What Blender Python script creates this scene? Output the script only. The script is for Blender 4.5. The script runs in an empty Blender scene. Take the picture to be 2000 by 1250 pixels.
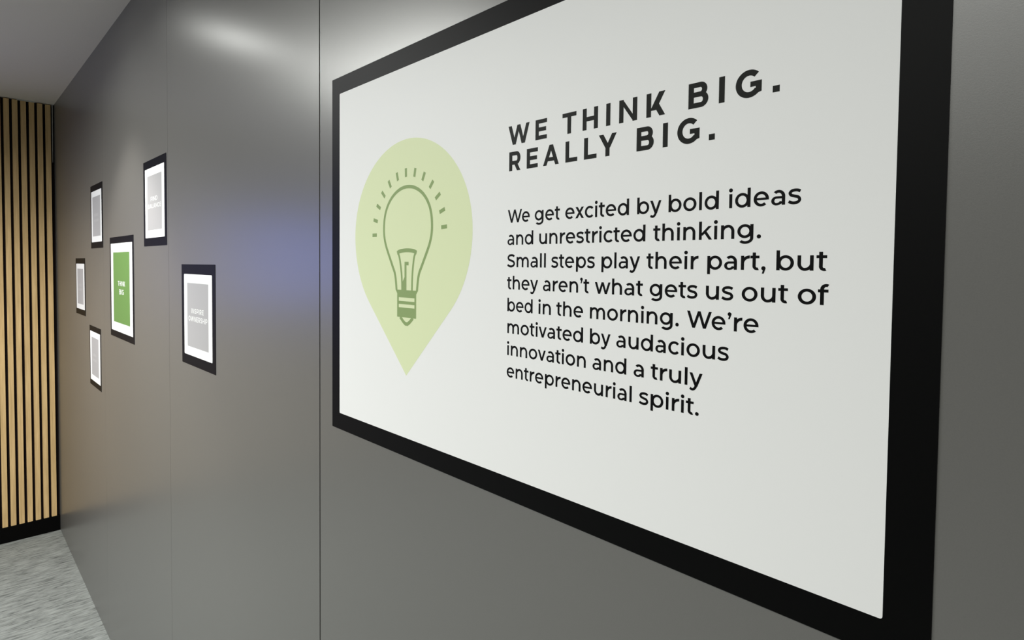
import bpy, math
from mathutils import Matrix, Vector
from mathutils.geometry import delaunay_2d_cdt

SC = bpy.context.scene
COL = SC.collection

# ------------------------------------------------------------------ camera
# wall plane with the signs: y = D, camera above the origin, floor z = 0
D = 0.5223457
CZ = 1.729                       # camera height
YAW, PITCH, ROLL = math.radians(44.79665), math.radians(-1.89153), math.radians(0.60895)
cam = bpy.data.cameras.new('camera')
cam.sensor_width = 36.0
cam.lens = 36.0 * 1131.148 / 2000.0
cam.shift_x = (1000.0 - 1021.7425) / 2000.0
cam.shift_y = (558.2366 - 625.0) / 2000.0
cam.clip_start = 0.02
cam_ob = bpy.data.objects.new('camera', cam)
COL.objects.link(cam_ob)
cy, sy, cp, sp = math.cos(YAW), math.sin(YAW), math.cos(PITCH), math.sin(PITCH)
fwd = Vector((-sy * cp, cy * cp, sp))
right = Vector((cy, sy, 0.0))
up = right.cross(fwd)
r2 = right * math.cos(ROLL) + up * math.sin(ROLL)
u2 = up * math.cos(ROLL) - right * math.sin(ROLL)
m3 = Matrix((r2, u2, -fwd)).transposed()
cam_ob.matrix_world = Matrix.Translation((0, 0, CZ)) @ m3.to_4x4()
SC.camera = cam_ob

# ------------------------------------------------------------------ view, world, lights
SC.view_settings.view_transform = 'Standard'
SC.view_settings.look = 'None'
SC.view_settings.exposure = 0.0
SC.view_settings.gamma = 1.0
SC.view_settings.use_curve_mapping = False
SC.cycles.use_denoising = True
SC.cycles.max_bounces = 8

w = bpy.data.worlds.new('world')
SC.world = w
w.use_nodes = True
w.node_tree.nodes['Background'].inputs[0].default_value = (0.5, 0.5, 0.5, 1)
w.node_tree.nodes['Background'].inputs[1].default_value = 0.02

CEIL = CZ + 0.988
XE = -4.7034                     # front of the slatted end wall


def spot(name, loc, watts, size, blend, color=(1, 0.93, 0.86), radius=0.04, rot=(0, 0, 0)):
    l = bpy.data.lights.new(name, 'SPOT')
    l.energy = watts
    l.spot_size = math.radians(size)
    l.spot_blend = blend
    l.color = color
    l.shadow_soft_size = radius
    o = bpy.data.objects.new(name, l)
    o.location = loc
    o.rotation_euler = rot
    COL.objects.link(o)
    return o


def area(name, loc, watts, sx, sy_, rot, color=(1, 1, 1)):
    l = bpy.data.lights.new(name, 'AREA')
    l.shape = 'RECTANGLE'
    l.size, l.size_y = sx, sy_
    l.energy = watts
    l.color = color
    o = bpy.data.objects.new(name, l)
    o.location = loc
    o.rotation_euler = rot
    COL.objects.link(o)
    return o


WARM = (1, 0.95, 0.885)
PANEL = (0.985, 1.0, 0.955)
# small downlights: one washing the sign wall, one over the far corner
spot('downlight', (-2.66, 0.10, CEIL - 0.03), 40, 86, 0.45, WARM)
lens = area('downlight_lens', (-2.66, 0.08, CEIL - 0.02), 1.3, 0.1, 0.1, (0, 0, 0), PANEL)
lens.data.shape = 'DISK'
spot('downlight', (-3.1, -0.25, CEIL - 0.03), 108, 98, 1.0, WARM, 0.06, (0, math.radians(27), 0))
# flat ceiling panel lights over the room
for px_, py_, pw_ in ((-2.45, -0.78, 63), (-0.4, -0.80, 23), (-2.3, -2.2, 50), (-0.4, -2.2, 20)):
    pl = area('ceiling_panel_light', (px_, py_, CEIL - 0.012), pw_, 1.2, 0.6, (0, 0, 0), PANEL)
    pl.data.spread = math.radians(168 if (px_, py_) == (-2.45, -0.78) else 160)
# blue area light on the end wall: unseen source of the grey wall's reflection
area('end_wall_blue_light', (XE + 0.05, -1.50, CZ + 0.03), 9.5, 0.72, 1.5, (0, math.radians(-90), 0), (0.15, 0.24, 1.0))

# ------------------------------------------------------------------ materials


def mat(name, color, rough=0.5, spec=0.5):
    m = bpy.data.materials.new(name)
    m.use_nodes = True
    b = m.node_tree.nodes['Principled BSDF']
    b.inputs['Base Color'].default_value = (*color, 1)
    b.inputs['Roughness'].default_value = rough
    b.inputs['Specular IOR Level'].default_value = spec
    return m


def nodes(m):
    nt = m.node_tree
    return nt, nt.nodes, nt.links, nt.nodes['Principled BSDF']


def noise_color(m, c0, c1, scale, stretch=(1, 1, 1), detail=4, rough=0.6, lo=0.3, hi=0.7, bump=0.0, dist=0.001):
    nt, N, L, b = nodes(m)
    tc = N.new('ShaderNodeTexCoord')
    mp = N.new('ShaderNodeMapping')
    mp.inputs['Scale'].default_value = stretch
    L.new(tc.outputs['Object'], mp.inputs['Vector'])
    nz = N.new('ShaderNodeTexNoise')
    nz.inputs['Scale'].default_value = scale
    nz.inputs['Detail'].default_value = detail
    nz.inputs['Roughness'].default_value = rough
    L.new(mp.outputs['Vector'], nz.inputs['Vector'])
    cr = N.new('ShaderNodeValToRGB')
    cr.color_ramp.elements[0].position = lo
    cr.color_ramp.elements[0].color = (*c0, 1)
    cr.color_ramp.elements[1].position = hi
    cr.color_ramp.elements[1].color = (*c1, 1)
    L.new(nz.outputs['Fac'], cr.inputs['Fac'])
    L.new(cr.outputs['Color'], b.inputs['Base Color'])
    if bump:
        bp = N.new('ShaderNodeBump')
        bp.inputs['Strength'].default_value = bump
        bp.inputs['Distance'].default_value = dist
        L.new(nz.outputs['Fac'], bp.inputs['Height'])
        L.new(bp.outputs['Normal'], b.inputs['Normal'])
    return nz, cr


M_WALL = mat('grey_satin_wall_panel', (0.16, 0.157, 0.148), 0.31, 0.8)
noise_color(M_WALL, (0.138, 0.135, 0.126), (0.148, 0.145, 0.136), 900, detail=2, bump=0.08, dist=0.0004)
M_GAP = mat('dark_joint', (0.02, 0.02, 0.02), 0.8, 0.2)
M_CEIL = mat('ceiling_paint', (0.55, 0.53, 0.50), 0.9, 0.2)
noise_color(M_CEIL, (0.71, 0.675, 0.63), (0.75, 0.715, 0.67), 300, detail=3)
M_ROOM = mat('room_paint', (0.10, 0.10, 0.097), 0.85, 0.2)
M_PAINT = mat('white_wall_paint', (0.44, 0.385, 0.335), 0.8, 0.2)
M_CARPET = mat('streaked_carpet', (0.4, 0.42, 0.4), 1.0, 0.1)
M_WOOD = mat('oak_slat', (0.45, 0.3, 0.15), 0.6, 0.3)
noise_color(M_WOOD, (0.54, 0.365, 0.165), (0.77, 0.545, 0.27), 14, stretch=(6, 6, 0.35), detail=5, lo=0.3, hi=0.72, bump=0.1)
M_FELT = mat('black_felt', (0.012, 0.008, 0.008), 0.95, 0.1)
M_SKIRT = mat('black_skirting', (0.002, 0.002, 0.002), 0.6, 0.06)
M_CAULK = mat('pale_caulk', (0.55, 0.55, 0.52), 0.7, 0.3)
M_FRAME = mat('black_vinyl', (0.001, 0.001, 0.001), 0.50, 0.11)
M_WHITE = mat('white_print', (0.88, 0.88, 0.865), 0.55, 0.3)
M_PIN = mat('pale_green_print', (0.74, 0.81, 0.50), 0.55, 0.3)
M_DRAW = mat('olive_green_print', (0.265, 0.365, 0.14), 0.55, 0.3)
M_HEAD = mat('charcoal_print', (0.012, 0.013, 0.011), 0.5, 0.12)
M_INK = mat('black_print', (0.003, 0.003, 0.003), 0.5, 0.10)
M_GREY = mat('pale_grey_print', (0.42, 0.41, 0.41), 0.55, 0.3)
M_GREEN = mat('leaf_green_print', (0.14, 0.27, 0.062), 0.55, 0.3)
M_PALE = mat('white_lettering', (0.82, 0.82, 0.80), 0.55, 0.3)
M_FAINT = mat('faint_lettering', (0.48, 0.47, 0.465), 0.55, 0.3)

nt, N, L, b = nodes(M_CARPET)
tc = N.new('ShaderNodeTexCoord')


def carpet_noise(sx, sy_, scale, detail, rough):
    mp = N.new('ShaderNodeMapping')
    mp.inputs['Scale'].default_value = (sx, sy_, 1)
    L.new(tc.outputs['Object'], mp.inputs['Vector'])
    nz = N.new('ShaderNodeTexNoise')
    nz.inputs['Scale'].default_value = scale
    nz.inputs['Detail'].default_value = detail
    nz.inputs['Roughness'].default_value = rough
    L.new(mp.outputs['Vector'], nz.inputs['Vector'])
    return nz


n1 = carpet_noise(13, 2.0, 6, 8, 0.74)
n2 = carpet_noise(1.3, 1, 9, 3, 0.6)
mx = N.new('ShaderNodeMath')
mx.operation = 'MULTIPLY_ADD'
L.new(n2.outputs['Fac'], mx.inputs[0])
mx.inputs[1].default_value = 0.22
L.new(n1.outputs['Fac'], mx.inputs[2])
cr = N.new('ShaderNodeValToRGB')
e = cr.color_ramp.elements
e[0].position = 0.44
e[0].color = (0.06, 0.064, 0.061, 1)
e[1].position = 0.76
e[1].color = (0.30, 0.32, 0.305, 1)
e2 = cr.color_ramp.elements.new(0.58)
e2.color = (0.20, 0.213, 0.204, 1)
L.new(mx.outputs[0], cr.inputs['Fac'])
L.new(cr.outputs['Color'], b.inputs['Base Color'])
bp = N.new('ShaderNodeBump')
bp.inputs['Strength'].default_value = 0.5
bp.inputs['Distance'].default_value = 0.004
L.new(mx.outputs[0], bp.inputs['Height'])
L.new(bp.outputs['Normal'], b.inputs['Normal'])

# ------------------------------------------------------------------ mesh helpers


def mesh_obj(name, verts, faces, material, parent=None, origin=(0, 0, 0), bevel=0.0):
    me = bpy.data.meshes.new(name)
    ox, oy, oz = origin
    me.from_pydata([(x - ox, y - oy, z - oz) for x, y, z in verts], [], faces)
    me.update()
    me.materials.append(material)
    o = bpy.data.objects.new(name, me)
    COL.objects.link(o)
    if parent is not None:
        o.parent = parent
    else:
        o.location = origin
    if bevel:
        bv = o.modifiers.new('bevel', 'BEVEL')
        bv.width = bevel
        bv.segments = 2
        bv.limit_method = 'ANGLE'
    return o


class MB:
    def __init__(self):
        self.v, self.f = [], []

    def box(self, x0, x1, y0, y1, z0, z1):
        n = len(self.v)
        self.v += [(x0, y0, z0), (x1, y0, z0), (x1, y1, z0), (x0, y1, z0),
                   (x0, y0, z1), (x1, y0, z1), (x1, y1, z1), (x0, y1, z1)]
        self.f += [tuple(n + i for i in q) for q in
                   ((0, 3, 2, 1), (4, 5, 6, 7), (0, 1, 5, 4), (1, 2, 6, 5), (2, 3, 7, 6), (3, 0, 4, 7))]

    def prism(self, pts, y0, y1):
        """convex outline (x, z) counter-clockwise seen from the room, front at y0 and back at y1"""
        n, k = len(self.v), len(pts)
        self.v += [(x, y0, z) for x, z in pts] + [(x, y1, z) for x, z in pts]
        self.f.append(tuple(range(n, n + k)))
        self.f.append(tuple(range(n + 2 * k - 1, n + k - 1, -1)))
        for i in range(k):
            j = (i + 1) % k
            self.f.append((n + j, n + i, n + k + i, n + k + j))

    def build(self, name, material, parent=None, origin=(0, 0, 0), bevel=0.0):
        return mesh_obj(name, self.v, self.f, material, parent, origin, bevel)


def struct(o):
    o['kind'] = 'structure'
    return o


def empty(name, loc, label, cat, group=None):
    o = bpy.data.objects.new(name, None)
    o.empty_display_size = 0.1
    o.location = loc
    COL.objects.link(o)
    o['label'], o['category'] = label, cat
    if group:
        o['group'] = group
    return o


def rrect(x0, x1, z0, z1, r, n=5):
    out = []
    for cx_, cz_, a0 in ((x1 - r, z0 + r, -90), (x1 - r, z1 - r, 0), (x0 + r, z1 - r, 90), (x0 + r, z0 + r, 180)):
        for i in range(n + 1):
            a = math.radians(a0 + 90 * i / n)
            out.append((cx_ + r * math.cos(a), cz_ + r * math.sin(a)))
    return out


# ------------------------------------------------------------------ the room shell
XR, YB = 3.2, -3.6               # room limits to the right and behind the camera
m = MB()
JOINT = [XR, 2.096, 1.038, -0.020, -1.0783, -2.1364, -3.1945, XE - 0.06]
GAPS = [0, 0.0012, 0.0012, 0.0012, 0.0042, 0.0012, 0.0008, 0]
for i in range(len(JOINT) - 1):
    m.box(JOINT[i + 1] + GAPS[i + 1] / 2, JOINT[i] - GAPS[i] / 2, D, D + 0.018, 0, CEIL)
wall = struct(m.build('wall_right', M_WALL))
m = MB()
m.box(XE - 0.06, XR, D + 0.018, D + 0.10, 0, CEIL)
struct(m.build('trim_1', M_GAP))

m = MB()
m.box(XE - 0.2, XR, YB, D + 0.1, -0.08, 0.0)
struct(m.build('floor', M_CARPET))
m = MB()
m.box(XE - 0.2, XR, YB, D + 0.1, CEIL, CEIL + 0.08)
struct(m.build('ceiling', M_CEIL))
m = MB()
m.box(XE - 0.2, XE - 0.035, YB, D, 0, CEIL)
struct(m.build('wall_back', M_PAINT))
m = MB()
m.box(XE - 0.2, XR, YB - 0.1, YB, 0, CEIL)
struct(m.build('wall_left', M_ROOM))
m = MB()
m.box(XR, XR + 0.1, YB, D + 0.1, 0, CEIL)
struct(m.build('wall_front', M_ROOM))

# black skirting under the slats
m = MB()
m.box(XE - 0.035, XE, -0.105, D - 0.0005, 0.0, 0.0975)
struct(m.build('baseboard_back', M_SKIRT, bevel=0.001))

# slatted oak panel on the end wall
ys0 = 0.5054
slab = empty('slatted_wall_panel', (XE - 0.03, 0.0, 0.0975),
             'oak slatted wall panel on black backing, standing on the black skirting', 'wall panel')
m = MB()
m.box(XE - 0.035, XE - 0.020, -0.105, D - 0.001, 0.098, CEIL - 0.004)
m.build('backing_board', M_FELT, slab, slab.location)
m = MB()
for i in range(15):
    y1 = ys0 - i * 0.03925
    m.box(XE - 0.0199, XE, y1 - 0.0256, y1, 0.0982, CEIL - 0.005)
m.build('slats', M_WOOD, slab, slab.location, bevel=0.0008)
# pale sealant bead where the slatted panel meets the grey wall, near the ceiling
zt = CEIL - 0.001
prof = [(0.00, 0.0008, 0.0034), (0.06, 0.0012, 0.0031), (0.13, 0.0008, 0.0026), (0.20, 0.0014, 0.0022), (0.28, 0.0012, 0.0016),
        (0.36, 0.0014, 0.0006)]       # (drop, wobble, width)
v_, f_ = [], []
for dz_, wob, wd_ in prof:
    for xx in (XE - 0.019, XE - 0.001):
        for yy in (0.5115 + wob, 0.5115 + wob + wd_):
            v_.append((xx, yy, zt - dz_))
for k in range(len(prof) - 1):
    q = [4 * k, 4 * k + 1, 4 * k + 3, 4 * k + 2]
    for i in range(4):
        j = (i + 1) % 4
        f_.append((q[i], q[j], q[j] + 4, q[i] + 4))
f_ += [(0, 1, 3, 2), tuple(4 * len(prof) - 4 + i for i in (0, 2, 3, 1))]
struct(mesh_obj('trim_2', v_, f_, M_CAULK))
m = MB()
m.box(XE + 0.0002, XE + 0.003, 0.345, 0.432, CEIL - 0.0065, CEIL - 0.0005)
struct(m.build('trim_3', M_CAULK))

# ------------------------------------------------------------------ lettering
# stroke-built geometric sans letters, 1000 units to the em


class Ink:
    def __init__(self):
        self.p = []                                     # polygons in (x, y)

    def quad(self, a, b_, c, d):
        q = [a, b_, c, d]
        s = sum(q[i][0] * q[(i + 1) % 4][1] - q[(i + 1) % 4][0] * q[i][1] for i in range(4))
        self.p.append(q if s > 0 else q[::-1])

    def rect(self, x0, y0, x1, y1):
        self.quad((x0, y0), (x1, y0), (x1, y1), (x0, y1))

    def dia(self, xa, ya, xb, yb, hw):
        """diagonal leg: left ends at (xa, ya) and (xb, yb), horizontal width hw"""
        self.quad((xa, ya), (xa + hw, ya), (xb + hw, yb), (xb, yb))

    def arc(self, cx_, cy_, ro, so, ri, si, a0, a1, n=0):
        n = n or max(6, int(abs(a1 - a0) / 7))
        pr = None
        for i in range(n + 1):
            a = math.radians(a0 + (a1 - a0) * i / n)
            c, s = math.cos(a), math.sin(a)
            q = ((cx_ + ro * c, cy_ + so * s), (cx_ + ri * c, cy_ + si * s))
            if pr:
                self.quad(pr[0], q[0], q[1], pr[1])
            pr = q

    def disc(self, cx_, cy_, r, n=24):
        self.p.append([(cx_ + r * math.cos(2 * math.pi * i / n), cy_ + r * math.sin(2 * math.pi * i / n)) for i in range(n)])

    def stroke(self, pts, wd, smooth=True, sub=8):
        if smooth:
            P = [pts[0]] + list(pts) + [pts[-1]]
            out = []
            for i in range(1, len(P) - 2):
                for k in range(sub):
                    t = k / sub
                    q = []
                    for d in (0, 1):
                        p0, p1, p2, p3 = P[i - 1][d], P[i][d], P[i + 1][d], P[i + 2][d]
                        q.append(0.5 * (2 * p1 + (p2 - p0) * t + (2 * p0 - 5 * p1 + 4 * p2 - p3) * t * t
                                        + (3 * p1 - p0 - 3 * p2 + p3) * t ** 3))
                    out.append(tuple(q))
            out.append(tuple(pts[-1]))
            pts = out
        n = len(pts)
        pr = None
        for i in range(n):
            ws = wd[0] + (wd[1] - wd[0]) * i / (n - 1) if isinstance(wd, tuple) else wd
            d0 = Vector(pts[i]) - Vector(pts[i - 1]) if i else None
            d1 = Vector(pts[i + 1]) - Vector(pts[i]) if i < n - 1 else None
            d0 = d0.normalized() if d0 else d1.normalized()
            d1 = d1.normalized() if d1 else d0
            t = (d0 + d1).normalized()
            nn = Vector((-t.y, t.x))
            h = ws / 2 / max(0.5, nn.dot(Vector((-d1.y, d1.x))))
            c = Vector(pts[i])
            q = (tuple(c + nn * h), tuple(c - nn * h))
            if pr:
                self.tri(pr[0], q[0], q[1])
                self.tri(pr[0], q[1], pr[1])
            pr = q

    def tri(self, a, b_, c):
        s = (b_[0] - a[0]) * (c[1] - a[1]) - (c[0] - a[0]) * (b_[1] - a[1])
        self.p.append([a, b_, c] if s > 0 else [a, c, b_])

    def poly(self, pts):
        self.p.append(pts)

    def flip(self, w_, h_):
        self.p = [[(w_ - x, h_ - y) for x, y in q] for q in self.p]


S, T, XH, OV, ASC, DSC = 122, 106, 552, 9, 742, -190


def lower(ch):
    """returns (Ink, ink width, left bearing, right bearing)"""
    g = Ink()
    a = g.arc
    if ch == 'o':
        a(297, 276, 297, 286, 297 - S, 286 - T, 0, 360)
        return g, 594, 40, 40
    if ch == 'e':
        a(288, 276, 288, 286, 288 - S + 4, 286 - T, -9, 312)
        g.rect(90, 234, 560, 320)
        return g, 576, 40, 40
    if ch == 'c':
        a(288, 276, 288, 286, 288 - S, 286 - T, 42, 318)
        return g, 505, 40, 22
    if ch in 'bpdq':
        a(322, 276, 284, 286, 284 - S + 4, 286 - T, 0, 360)
        g.rect(0, 0 if ch in 'bd' else DSC, S, ASC if ch in 'bd' else XH)
        if ch in 'dq':
            g.p = [[(606 - x, y) for x, y in q][::-1] for q in g.p]
            return g, 606, 40, 76
        return g, 606, 76, 40
    if ch == 'g':
        a(284, 290, 284, 271, 284 - S + 4, 271 - T, 0, 360)
        g.rect(606 - S, 20, 606, XH)
        a(306, 20, 300, 222, 300 - S, 222 - T, -140, 0)
        return g, 606, 40, 76
    if ch == 'a':
        g.rect(508 - S, 0, 508, 330)
        a(268, 322, 240, 240, 240 - S, 240 - T, 0, 136)
        a(196, 160, 190, 169, 190 - S + 6, 169 - 88, 90, 270)
        g.rect(195, 329 - 88, 508 - S / 2, 329)
        a(196, 160, 238, 169, 238 - S, 169 - 88, 270, 348)
        return g, 508, 38, 74
    if ch in 'nhum':
        def arch(x0, x1):
            c = (x0 + x1) / 2 + 22
            yb = 300
            g.rect(x1 - S, 0, x1, yb)
            a(c, yb, x1 - c, XH + OV - yb, x1 - S - c, XH + OV - yb - T, 0, 90)
            a(c, yb, c - x0 - 10, XH + OV - yb, c - x0 - S - 2, XH + OV - yb - T - 4, 90, 172)
        if ch == 'm':
            arch(0, 498)
            arch(498 - S, 874)
            g.rect(0, 0, S, XH)
            return g, 874, 76, 74
        arch(0, 532)
        g.rect(0, 0, S, ASC if ch == 'h' else XH)
        if ch == 'u':
            g.flip(532, XH)
        return g, 532, 76, 74
    if ch == 'r':
        g.rect(0, 0, S, XH)
        a(332, 250, 325, XH + OV - 250, 332 - S, XH + OV - 250 - 116, 90, 176)
        return g, 334, 76, 6
    if ch == 't':
        g.rect(84, 150, 84 + S, 672)
        a(258, 152, 174, 160, 174 - S, 160 - T, 180, 292)
        g.rect(0, 448, 338, XH)
        return g, 338, 12, 18
    if ch == 'f':
        g.rect(72, 0, 72 + S, 570)
        a(262, 560, 190, 190, 190 - S, 190 - T, 62, 180)
        g.rect(0, 448, 330, XH)
        return g, 350, 12, 0
    if ch == 'i':
        g.rect(18, 0, 18 + S, XH)
        g.disc(79, 697, 79)
        return g, 158, 58, 56
    if ch == 'l':
        g.rect(0, 0, S, ASC)
        return g, S, 76, 74
    if ch == 's':
        g.stroke([(424, 458), (340, 498), (240, 508), (128, 484), (66, 408), (112, 330), (235, 288), (352, 250),
                  (404, 158), (346, 72), (228, 44), (116, 58), (20, 104)], 108)
        return g, 458, 26, 32
    if ch == 'k':
        g.rect(0, 0, S, ASC)
        g.dia(20, 170, 392, XH, 142)
        g.quad((414, 0), (554, 0), (320, 332), (203, 300))
        return g, 555, 76, 4
    if ch == 'v':
        g.dia(210, 0, 0, XH, 126)
        g.dia(210, 0, 418, XH, 122)
        return g, 541, 6, 6
    if ch == 'w':
        for x0, x1 in ((0, 180), (402, 180), (358, 556)):
            pass
        g.dia(188, 0, 0, XH, 122)
        g.dia(188, 0, 372, XH, 116)
        g.dia(556, 0, 372, XH, 116)
        g.dia(556, 0, 742, XH, 118)
        return g, 860, 6, 6
    if ch == 'y':
        g.dia(224, 0, 0, XH, 126)
        g.dia(214, -20, 424, XH, 122)
        g.stroke([(272, -10), (232, -84), (178, -130), (112, -142), (24, -104)], 106)
        return g, 546, 6, 6
    if ch == 'x':
        g.dia(0, 0, 376, XH, 142)
        g.dia(384, 0, 6, XH, 142)
        return g, 526, 10, 10
    if ch == '.':
        g.disc(79, 70, 79)
        return g, 158, 48, 40
    if ch == ',':
        g.disc(85, 70, 79)
        g.poly([(30, -134), (100, -134), (164, 62), (70, 20)])
        return g, 164, 48, 40
    if ch == "'":
        g.disc(85, 664, 79)
        g.poly([(30, 462), (98, 462), (164, 656), (70, 616)])
        return g, 164, 34, 28
    if ch == 'W':
        g.dia(242, 0, 0, 700, 130)
        g.dia(242, 0, 480, 700, 122)
        g.dia(712, 0, 480, 700, 122)
        g.dia(712, 0, 955, 700, 126)
        return g, 1081, 10, 0
    if ch == 'S':
        g.stroke([(520, 588), (420, 640), (300, 652), (150, 622), (74, 520), (132, 412), (295, 358), (450, 302),
                  (512, 190), (436, 82), (290, 44), (140, 64), (24, 126)], 116)
        return g, 570, 30, 40
    raise KeyError(ch)


def cap(ch, wd=None, s=165, t=142):
    """bold capitals 700 high, drawn to the width measured"""
    g = Ink()
    a = g.arc
    W_ = {'W': 1087, 'E': 551, 'T': 610, 'H': 628, 'I': s, 'N': 663, 'K': 640, 'B': 602, 'G': 694, '.': 175,
          'R': 597, 'A': 746, 'L': 520, 'Y': 697, 'O': 760, 'P': 590, 'S': 570, 'C': 690, 'D': 680, 'F': 540}[ch]
    if ch == 'I':
        g.rect(0, 0, s, 700)
    elif ch == '.':
        g.rect(0, 0, 175, 165)
    elif ch in 'EF':
        g.rect(0, 0, s, 700)
        for y in ((0, 284, 700 - t) if ch == 'E' else (250, 700 - t)):
            g.rect(s - 1, y, W_ - (40 if y == 284 else 0), y + t)
    elif ch == 'L':
        g.rect(0, 0, s, 700)
        g.rect(s - 1, 0, W_, t)
    elif ch == 'T':
        g.rect((W_ - s) / 2, 0, (W_ + s) / 2, 700 - t + 1)
        g.rect(0, 700 - t, W_, 700)
    elif ch == 'H':
        g.rect(0, 0, s, 700)
        g.rect(W_ - s, 0, W_, 700)
        g.rect(s - 1, 278, W_ - s + 1, 278 + t)
    elif ch == 'N':
        g.rect(0, 0, s, 700)
        g.rect(W_ - s, 0, W_, 700)
        g.quad((0, 700), (s - 20, 700), (W_, 0), (W_ - s + 20, 0))
    elif ch == 'K':
        g.rect(0, 0, s, 700)
        g.dia(s - 40, 180, 430, 700, 205)
        g.quad((446, 0), (640, 0), (430, 350), (266, 300))
    elif ch == 'W':
        g.dia(232, 0, 0, 700, 172)
        g.dia(232, 0, 464, 700, 158)
        g.dia(690, 0, 464, 700, 158)
        g.dia(690, 0, 917, 700, 170)
    elif ch == 'A':
        g.dia(0, 0, 294, 700, 166)
        g.dia(W_ - 178, 0, 294, 700, 166)
        g.rect(160, 140, W_ - 160, 140 + 132)
    elif ch == 'Y':
        g.rect((W_ - s) / 2, 0, (W_ + s) / 2, 270)
        g.dia((W_ - s) / 2, 262, 0, 700, 182)
        g.dia((W_ - s) / 2, 262, W_ - 180, 700, 180)
    elif ch in 'BRP':
        g.rect(0, 0, s, 700)
        r0 = 566 if ch == 'B' else W_ - 10
        yb = 296 if ch == 'B' else 222
        ry = (700 - yb) / 2
        cx_ = r0 - 205
        g.rect(s - 1, 700 - t, cx_ + 1, 700)
        g.rect(s - 1, yb, cx_ + 1, yb + t)
        a(cx_, yb + ry, 205, ry, 205 - s + 4, ry - t, -90, 90)
        if ch == 'B':
            ry = (296 + t) / 2
            cx_ = W_ - 220
            g.rect(s - 1, 0, cx_ + 1, t)
            g.rect(s - 1, 296, cx_ + 1, 296 + t)
            a(cx_, ry, 220, ry, 220 - s, ry - t, -90, 90)
        if ch == 'R':
            g.dia(W_ - 184, 0, 255, 260, 178)
    elif ch in 'GC':
        a(362, 350, 362, 362, 362 - s, 362 - 150, 46 if ch == 'G' else 44, 322 if ch == 'G' else 316)
        if ch == 'G':
            g.quad((W_ - s + 8, 64), (W_, 108), (W_, 396), (W_ - s + 8, 396))
            g.rect(395, 396 - 138, W_ - 20, 396)
    elif ch == 'O':
        a(380, 350, 380, 362, 380 - s, 362 - 150, 0, 360)
    elif ch == 'D':
        g.rect(0, 0, s, 700)
        g.rect(s - 1, 0, 330, t)
        g.rect(s - 1, 700 - t, 330, 700)
        a(330, 350, 350, 350, 350 - s, 350 - t, -90, 90)
    elif ch == 'S':
        g.stroke([(510, 570), (410, 618), (300, 630), (160, 604), (96, 516), (150, 425), (295, 366), (430, 300),
                  (480, 190), (410, 100), (290, 70), (140, 92), (34, 150)], 146)
    return g, W_


def ink_mesh(name, items, y, material, parent, origin=None, cz=CZ):
    """items: list of (Ink, x, z, sx, sz); strokes of one letter are merged into one outline"""
    v, f = [], []
    for g, x, z, sx, sz in items:
        ext = max(max(abs(px), abs(pz)) for q in g.p for px, pz in q)
        pv, pf = [], []
        for q in g.p:
            n = len(pv)
            pv += [Vector((px / ext, pz / ext)) for px, pz in q]
            pf.append(list(range(n, n + len(q))))
        ov, _e, of, _ov, _oe, src = delaunay_2d_cdt(pv, [], pf, 0, 1e-5)
        of = [t for t, q in zip(of, src) if q]
        n = len(v)
        v += [(x + p.x * ext * sx, y, cz + z + p.y * ext * sz) for p in ov]
        f += [tuple(n + i for i in t) for t in of]
    if origin is None:
        origin = parent.location
    return mesh_obj(name, v, f, material, parent, origin)


def word_items(word, x0, x1, z, unit):
    gl = [lower(c) for c in word]
    tot = sum(g[1] for g in gl) + sum(gl[i][3] + gl[i + 1][2] for i in range(len(gl) - 1))
    for i in range(len(word) - 1):                      # the apostrophe and W tuck in
        if word[i] == 'W':
            tot -= 40
    sx = (x1 - x0) / tot
    x = x0
    out = []
    for i, g in enumerate(gl):
        out.append((g[0], x, z, sx, unit))
        x += g[1] * sx
        if i < len(gl) - 1:
            x += (g[3] + gl[i + 1][2] - (40 if word[i] == 'W' else 0)) * sx
    return out


# ------------------------------------------------------------------ the big sign
SX0, SX1, SZ0, SZ1 = -1.0250, -0.0810, -0.3063, 0.3432
sign = empty('wall_sign', ((SX0 + SX1) / 2, D, CZ + SZ0),
             'large white wall sign in wide black frame with green light bulb emblem and black paragraph', 'sign')
o0 = sign.location
YF, YW, YP, YD = D - 0.0010, D - 0.0012, D - 0.00127, D - 0.00134
m = MB()
m.prism([(x, z + CZ) for x, z in rrect(SX0, SX1, SZ0, SZ1, 0.0012, 3)], YF, D - 0.0001)
fr = m.build('frame', M_FRAME, sign, o0)
fr['label'] = 'black frame border'
m = MB()
m.prism([(x, z + CZ) for x, z in rrect(-0.9963, -0.1130, -0.2760, 0.3125, 0.0022)], YW, YF)
m.build('white_face', M_WHITE, sign, o0)

# pin-shaped badge
PX, PZ = -0.7779, 0.0500
pts = []
pts.append((PX, -0.1756))
for i in range(41):
    a_ = math.radians(-45 + 135 * i / 40)
    pts.append((PX + 0.1607 * math.cos(a_), PZ + (0.1607 if a_ < 0 else 0.1491) * math.sin(a_)))
half = pts[1:]
pts += [(2 * PX - x, z) for x, z in half[::-1][1:]]
badge = mesh_obj('pin_badge', [(x, YP, z + CZ) for x, z in pts], [tuple(range(len(pts)))], M_PIN, sign, o0)
badge['label'] = 'pale green map pin shape'

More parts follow.
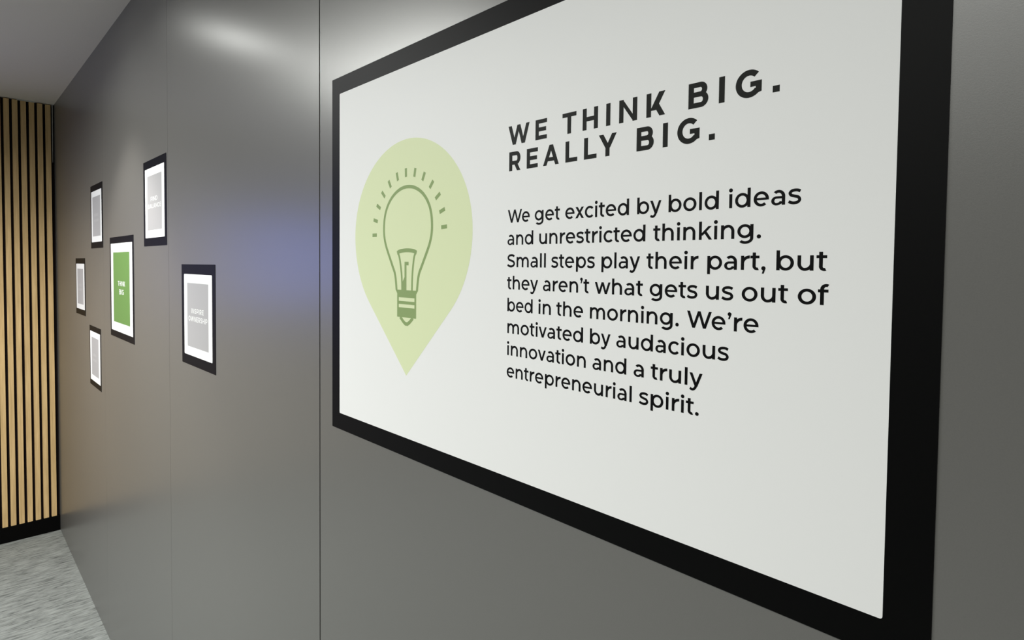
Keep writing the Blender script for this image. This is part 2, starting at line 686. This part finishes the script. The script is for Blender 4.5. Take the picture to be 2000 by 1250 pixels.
g = Ink()
outl = [(0, .1268), (.0130, .1257), (.0230, .1232), (.0345, .1185), (.0455, .1115), (.0540, .1035), (.0600, .0955), (.0645, .0870),
        (.0680, .0750), (.0693, .0640), (.0692, .0540), (.0675, .0440), (.0632, .0320), (.0560, .0190), (.0490, .0075),
        (.0420, -.0040), (.0366, -.0130), (.0335, -.0240), (.0312, -.0400)]
cl = []
for i, (x, z) in enumerate(outl):
    pa, pb = outl[max(0, i - 1)], outl[min(len(outl) - 1, i + 1)]
    tx, tz = pb[0] - pa[0], pb[1] - pa[1]
    l_ = math.hypot(tx, tz)
    nx, nz_ = (tz / l_, -tx / l_)
    if i == 0:
        nx, nz_ = 0, -1
    cl.append((x + nx * 0.0027, z + nz_ * 0.0027))
line = [(PX - x, z) for x, z in cl[::-1]] + [(PX + x, z) for x, z in cl[1:]]
g.stroke(line, 0.0054, sub=4)
# screw base with two open slots
g.quad((PX - .0312, -.0392), (PX - .0265, -.0450), (PX + .0265, -.0450), (PX + .0312, -.0392))
g.rect(PX - .0265, -.0512, PX + .0265, -.0450)
g.rect(PX - .0265, -.0570, PX - .0219, -.0512)
g.rect(PX + .0219, -.0570, PX + .0265, -.0512)
g.rect(PX - .0265, -.0619, PX + .0265, -.0570)
g.rect(PX - .0265, -.0673, PX - .0219, -.0619)
g.rect(PX + .0219, -.0673, PX + .0265, -.0619)
g.rect(PX - .0265, -.0829, PX + .0265, -.0673)
g.stroke([(PX - .0178, -.0826), (PX - .0090, -.0896), (PX - .0030, -.0930), (PX + .0030, -.0930), (PX + .0090, -.0896),
          (PX + .0178, -.0826)], 0.0058, smooth=False)
# wire support and filament
g.stroke([(PX - .0272, .0200), (PX - .0180, .0228), (PX, .0240), (PX + .0180, .0228), (PX + .0272, .0200)], 0.0062)
g.stroke([(PX - .0255, .0215), (PX - .0205, .0130), (PX - .0160, -.0040), (PX - .0135, -.0200), (PX - .0125, -.0400)], 0.0044)
g.stroke([(PX + .0255, .0215), (PX + .0205, .0130), (PX + .0172, -.0040), (PX + .0155, -.0200), (PX + .0148, -.0400)], 0.0044)
g.rect(PX - .0058, -.0400, PX - .0004, .0058)
g.rect(PX - .0006, .0002, PX + .0054, .0058)
g.quad((PX - .0110, -.0400), (PX - .0110, -.0260), (PX - .0056, -.0180), (PX - .0056, -.0400))
bulb = ink_mesh('bulb_drawing', [(g, 0, 0, 1, 1)], YD, M_DRAW, badge, o0)
bulb['label'] = 'olive green light bulb drawing'
for k in range(13):
    a_ = math.radians(4 + 14.65 * k)
    c, s_ = math.cos(a_), math.sin(a_)
    g = Ink()
    hw = 0.0029
    q = [(0.0893, -hw), (0.1031, -hw), (0.1031, hw), (0.0893, hw)]
    g.poly([(PX + .0002 + r * c - t_ * s_, .0504 + r * s_ + t_ * c) for r, t_ in q])
    ink_mesh('light_ray', [(g, 0, 0, 1, 1)], YD, M_DRAW, badge, o0)

# heading, letters set at the measured places
U = 0.0244 / 700
HEAD = [(0.1561, [[('W', -0.5470, 37.9), ('E', -0.4988, 19.2)], [('T', -0.4549, 21.3), ('H', -0.4242, 21.9), ('I', -0.3911, 5.8),
                  ('N', -0.3737, 23.1), ('K', -0.3393, 22.3)], [('B', -0.2912, 21.0), ('I', -0.2596, 5.8), ('G', -0.2433, 24.2),
                  ('.', -0.2093, 6.1)]]),
        (0.1229, [[('R', -0.5451, 20.8), ('E', -0.5134, 19.1), ('A', -0.4854, 26.0), ('L', -0.4496, 18.1), ('L', -0.4217, 18.1),
                  ('Y', -0.4007, 24.3)], [('B', -0.3507, 21.0), ('I', -0.3192, 5.8), ('G', -0.3028, 24.2), ('.', -0.2689, 6.1)]])]
for z, row in HEAD:
    for wrd in row:
        it = []
        for c, x, wmm in wrd:
            gg, ww = cap(c)
            it.append((gg, x, z, wmm / 1000 / ww, U))
        ink_mesh('heading_word', it, YP, M_HEAD, sign)

BU = 0.0237 / 1000
BODY = [
    [('We', -.5467, -.5070), ('get', -.4984, -.4570), ('excited', -.4486, -.3588), ('by', -.3486, -.3194), ('bold', -.3111, -.2573), ('ideas', -.2475, -.1827)],
    [('and', -.5470, -.5005), ('unrestricted', -.4904, -.3378), ('thinking.', -.3285, -.2165)],
    [('Small', -.5469, -.4788), ('steps', -.4699, -.4038), ('play', -.3945, -.3439), ('their', -.3360, -.2770), ('part,', -.2678, -.2117), ('but', -.2024, -.1608)],
    [('they', -.5471, -.4915), ("aren't", -.4833, -.4115), ('what', -.4033, -.3398), ('gets', -.3315, -.2774), ('us', -.2686, -.2411), ('out', -.2331, -.1918), ('of', -.1835, -.1586)],
    [('bed', -.5460, -.5003), ('in', -.4905, -.4696), ('the', -.4609, -.4197), ('morning.', -.4098, -.2970), ("We're", -.2881, -.2168)],
    [('motivated', -.5456, -.4192), ('by', -.4093, -.3805), ('audacious', -.3728, -.2442)],
    [('innovation', -.5458, -.4147), ('and', -.4051, -.3589), ('a', -.3497, -.3368), ('truly', -.3285, -.2702)],
    [('entrepreneurial', -.5460, -.3514), ('spirit.', -.3422, -.2734)]]
for k, row in enumerate(BODY):
    z = 0.0566 - k * 0.02870
    it = []
    for wrd, x0, x1 in row:
        it += word_items(wrd, x0, x1, z, BU)
    ink_mesh('text_line', it, YP, M_INK, sign)

# ------------------------------------------------------------------ the six small square signs


def cap_line(text, x0, x1, z, h):
    gl = [cap(c, s=140, t=120) for c in text]
    gap = 150
    tot = sum(q[1] for q in gl) + gap * (len(gl) - 1)
    sx = (x1 - x0) / tot
    out, x = [], x0
    for gg, ww in gl:
        out.append((gg, x, z, sx, h / 700))
        x += (ww + gap) * sx
    return out


def small_sign(cx_, cz_, fw, fh, mw, mh, pw, ph, print_mat, lines, letter_mat, label, group):
    t = empty('square_sign', (cx_, D, CZ + cz_ - fh / 2), label, 'sign', group)
    o = t.location
    m = MB()
    m.prism([(cx_ + x, CZ + cz_ + z) for x, z in rrect(-fw / 2, fw / 2, -fh / 2, fh / 2, 0.0015, 2)], YF, D - 0.0001)
    m.build('frame', M_FRAME, t, o)
    m = MB()
    m.prism([(cx_ + x, CZ + cz_ + z) for x, z in rrect(-mw / 2, mw / 2, -mh / 2, mh / 2, 0.004, 4)], YW, YF)
    m.build('white_margin', M_WHITE, t, o)
    m = MB()
    m.prism([(cx_ + x, CZ + cz_ + z) for x, z in rrect(-pw / 2, pw / 2, -ph / 2, ph / 2, 0.001, 2)], YP, YW)
    p_ = m.build('colour_square', print_mat, t, o)
    for it in lines:
        ink_mesh('lettering', it, YD, letter_mat, p_, o)
    return t


GRP = 'small square wall signs'
small_sign(-2.832, -0.1045, .434, .4215, .392, .368, .299, .293, M_GREEN,
           [cap_line('THINK', -2.894, -2.764, -.0970, .0203), cap_line('BIG', -2.869, -2.787, -.1318, .0210)], M_PALE,
           'square black framed sign with bright green centre reading think big', GRP)
small_sign(-2.3015, .2078, .298, .2985, .2505, .2420, .188, .1885, M_GREY,
           [cap_line('FIND', -2.349, -2.262, .2135, .0150), cap_line('BALANCE', -2.386, -2.218, .1890, .0150)], M_PALE,
           'pale grey square sign in black frame, up to the right of the green one', GRP)
small_sign(-1.8390, -.1530, .306, .2990, .2555, .2410, .1930, .1890, M_GREY,
           [cap_line('INSPIRE', -1.8955, -1.783, -.1470, .0142), cap_line('OWNERSHIP', -1.924, -1.752, -.1710, .0150)], M_PALE,
           'pale grey square sign in black frame standing alone, nearest the big white sign', GRP)


def faint(x0, z0, widths):
    g_ = Ink()
    x = x0
    for i, w_ in enumerate(widths):
        g_.rect(x, z0, x + w_, z0 + .013)
        x += w_ + .006
    return [(g_, 0, 0, 1, 1)]


small_sign(-3.3440, .2158, .289, .2990, .246, .2410, .1870, .1860, M_GREY,
           [faint(-3.395, .216, (.012, .015, .012, .016, .014)), faint(-3.405, .190, (.014, .012, .016, .012, .015, .013))], M_FAINT,
           'grey square sign in black frame on the upper left, directly above the green one', GRP)
small_sign(-3.8115, -.1287, .287, .2970, .2475, .2395, .1760, .1860, M_GREY,
           [faint(-3.855, -.128, (.012, .016, .013, .014)), faint(-3.870, -.152, (.014, .012, .016, .012, .015))], M_FAINT,
           'grey square sign in black frame, farthest left, closest to the oak slats', GRP)
small_sign(-3.4213, -.4586, .284, .2930, .2510, .2410, .1735, .1845, M_GREY,
           [faint(-3.468, -.457, (.012, .016, .013, .014)), faint(-3.478, -.482, (.014, .012, .016, .012, .013))], M_FAINT,
           'pale grey square sign in black frame, lowest of the six small signs, nearest the carpet', GRP)
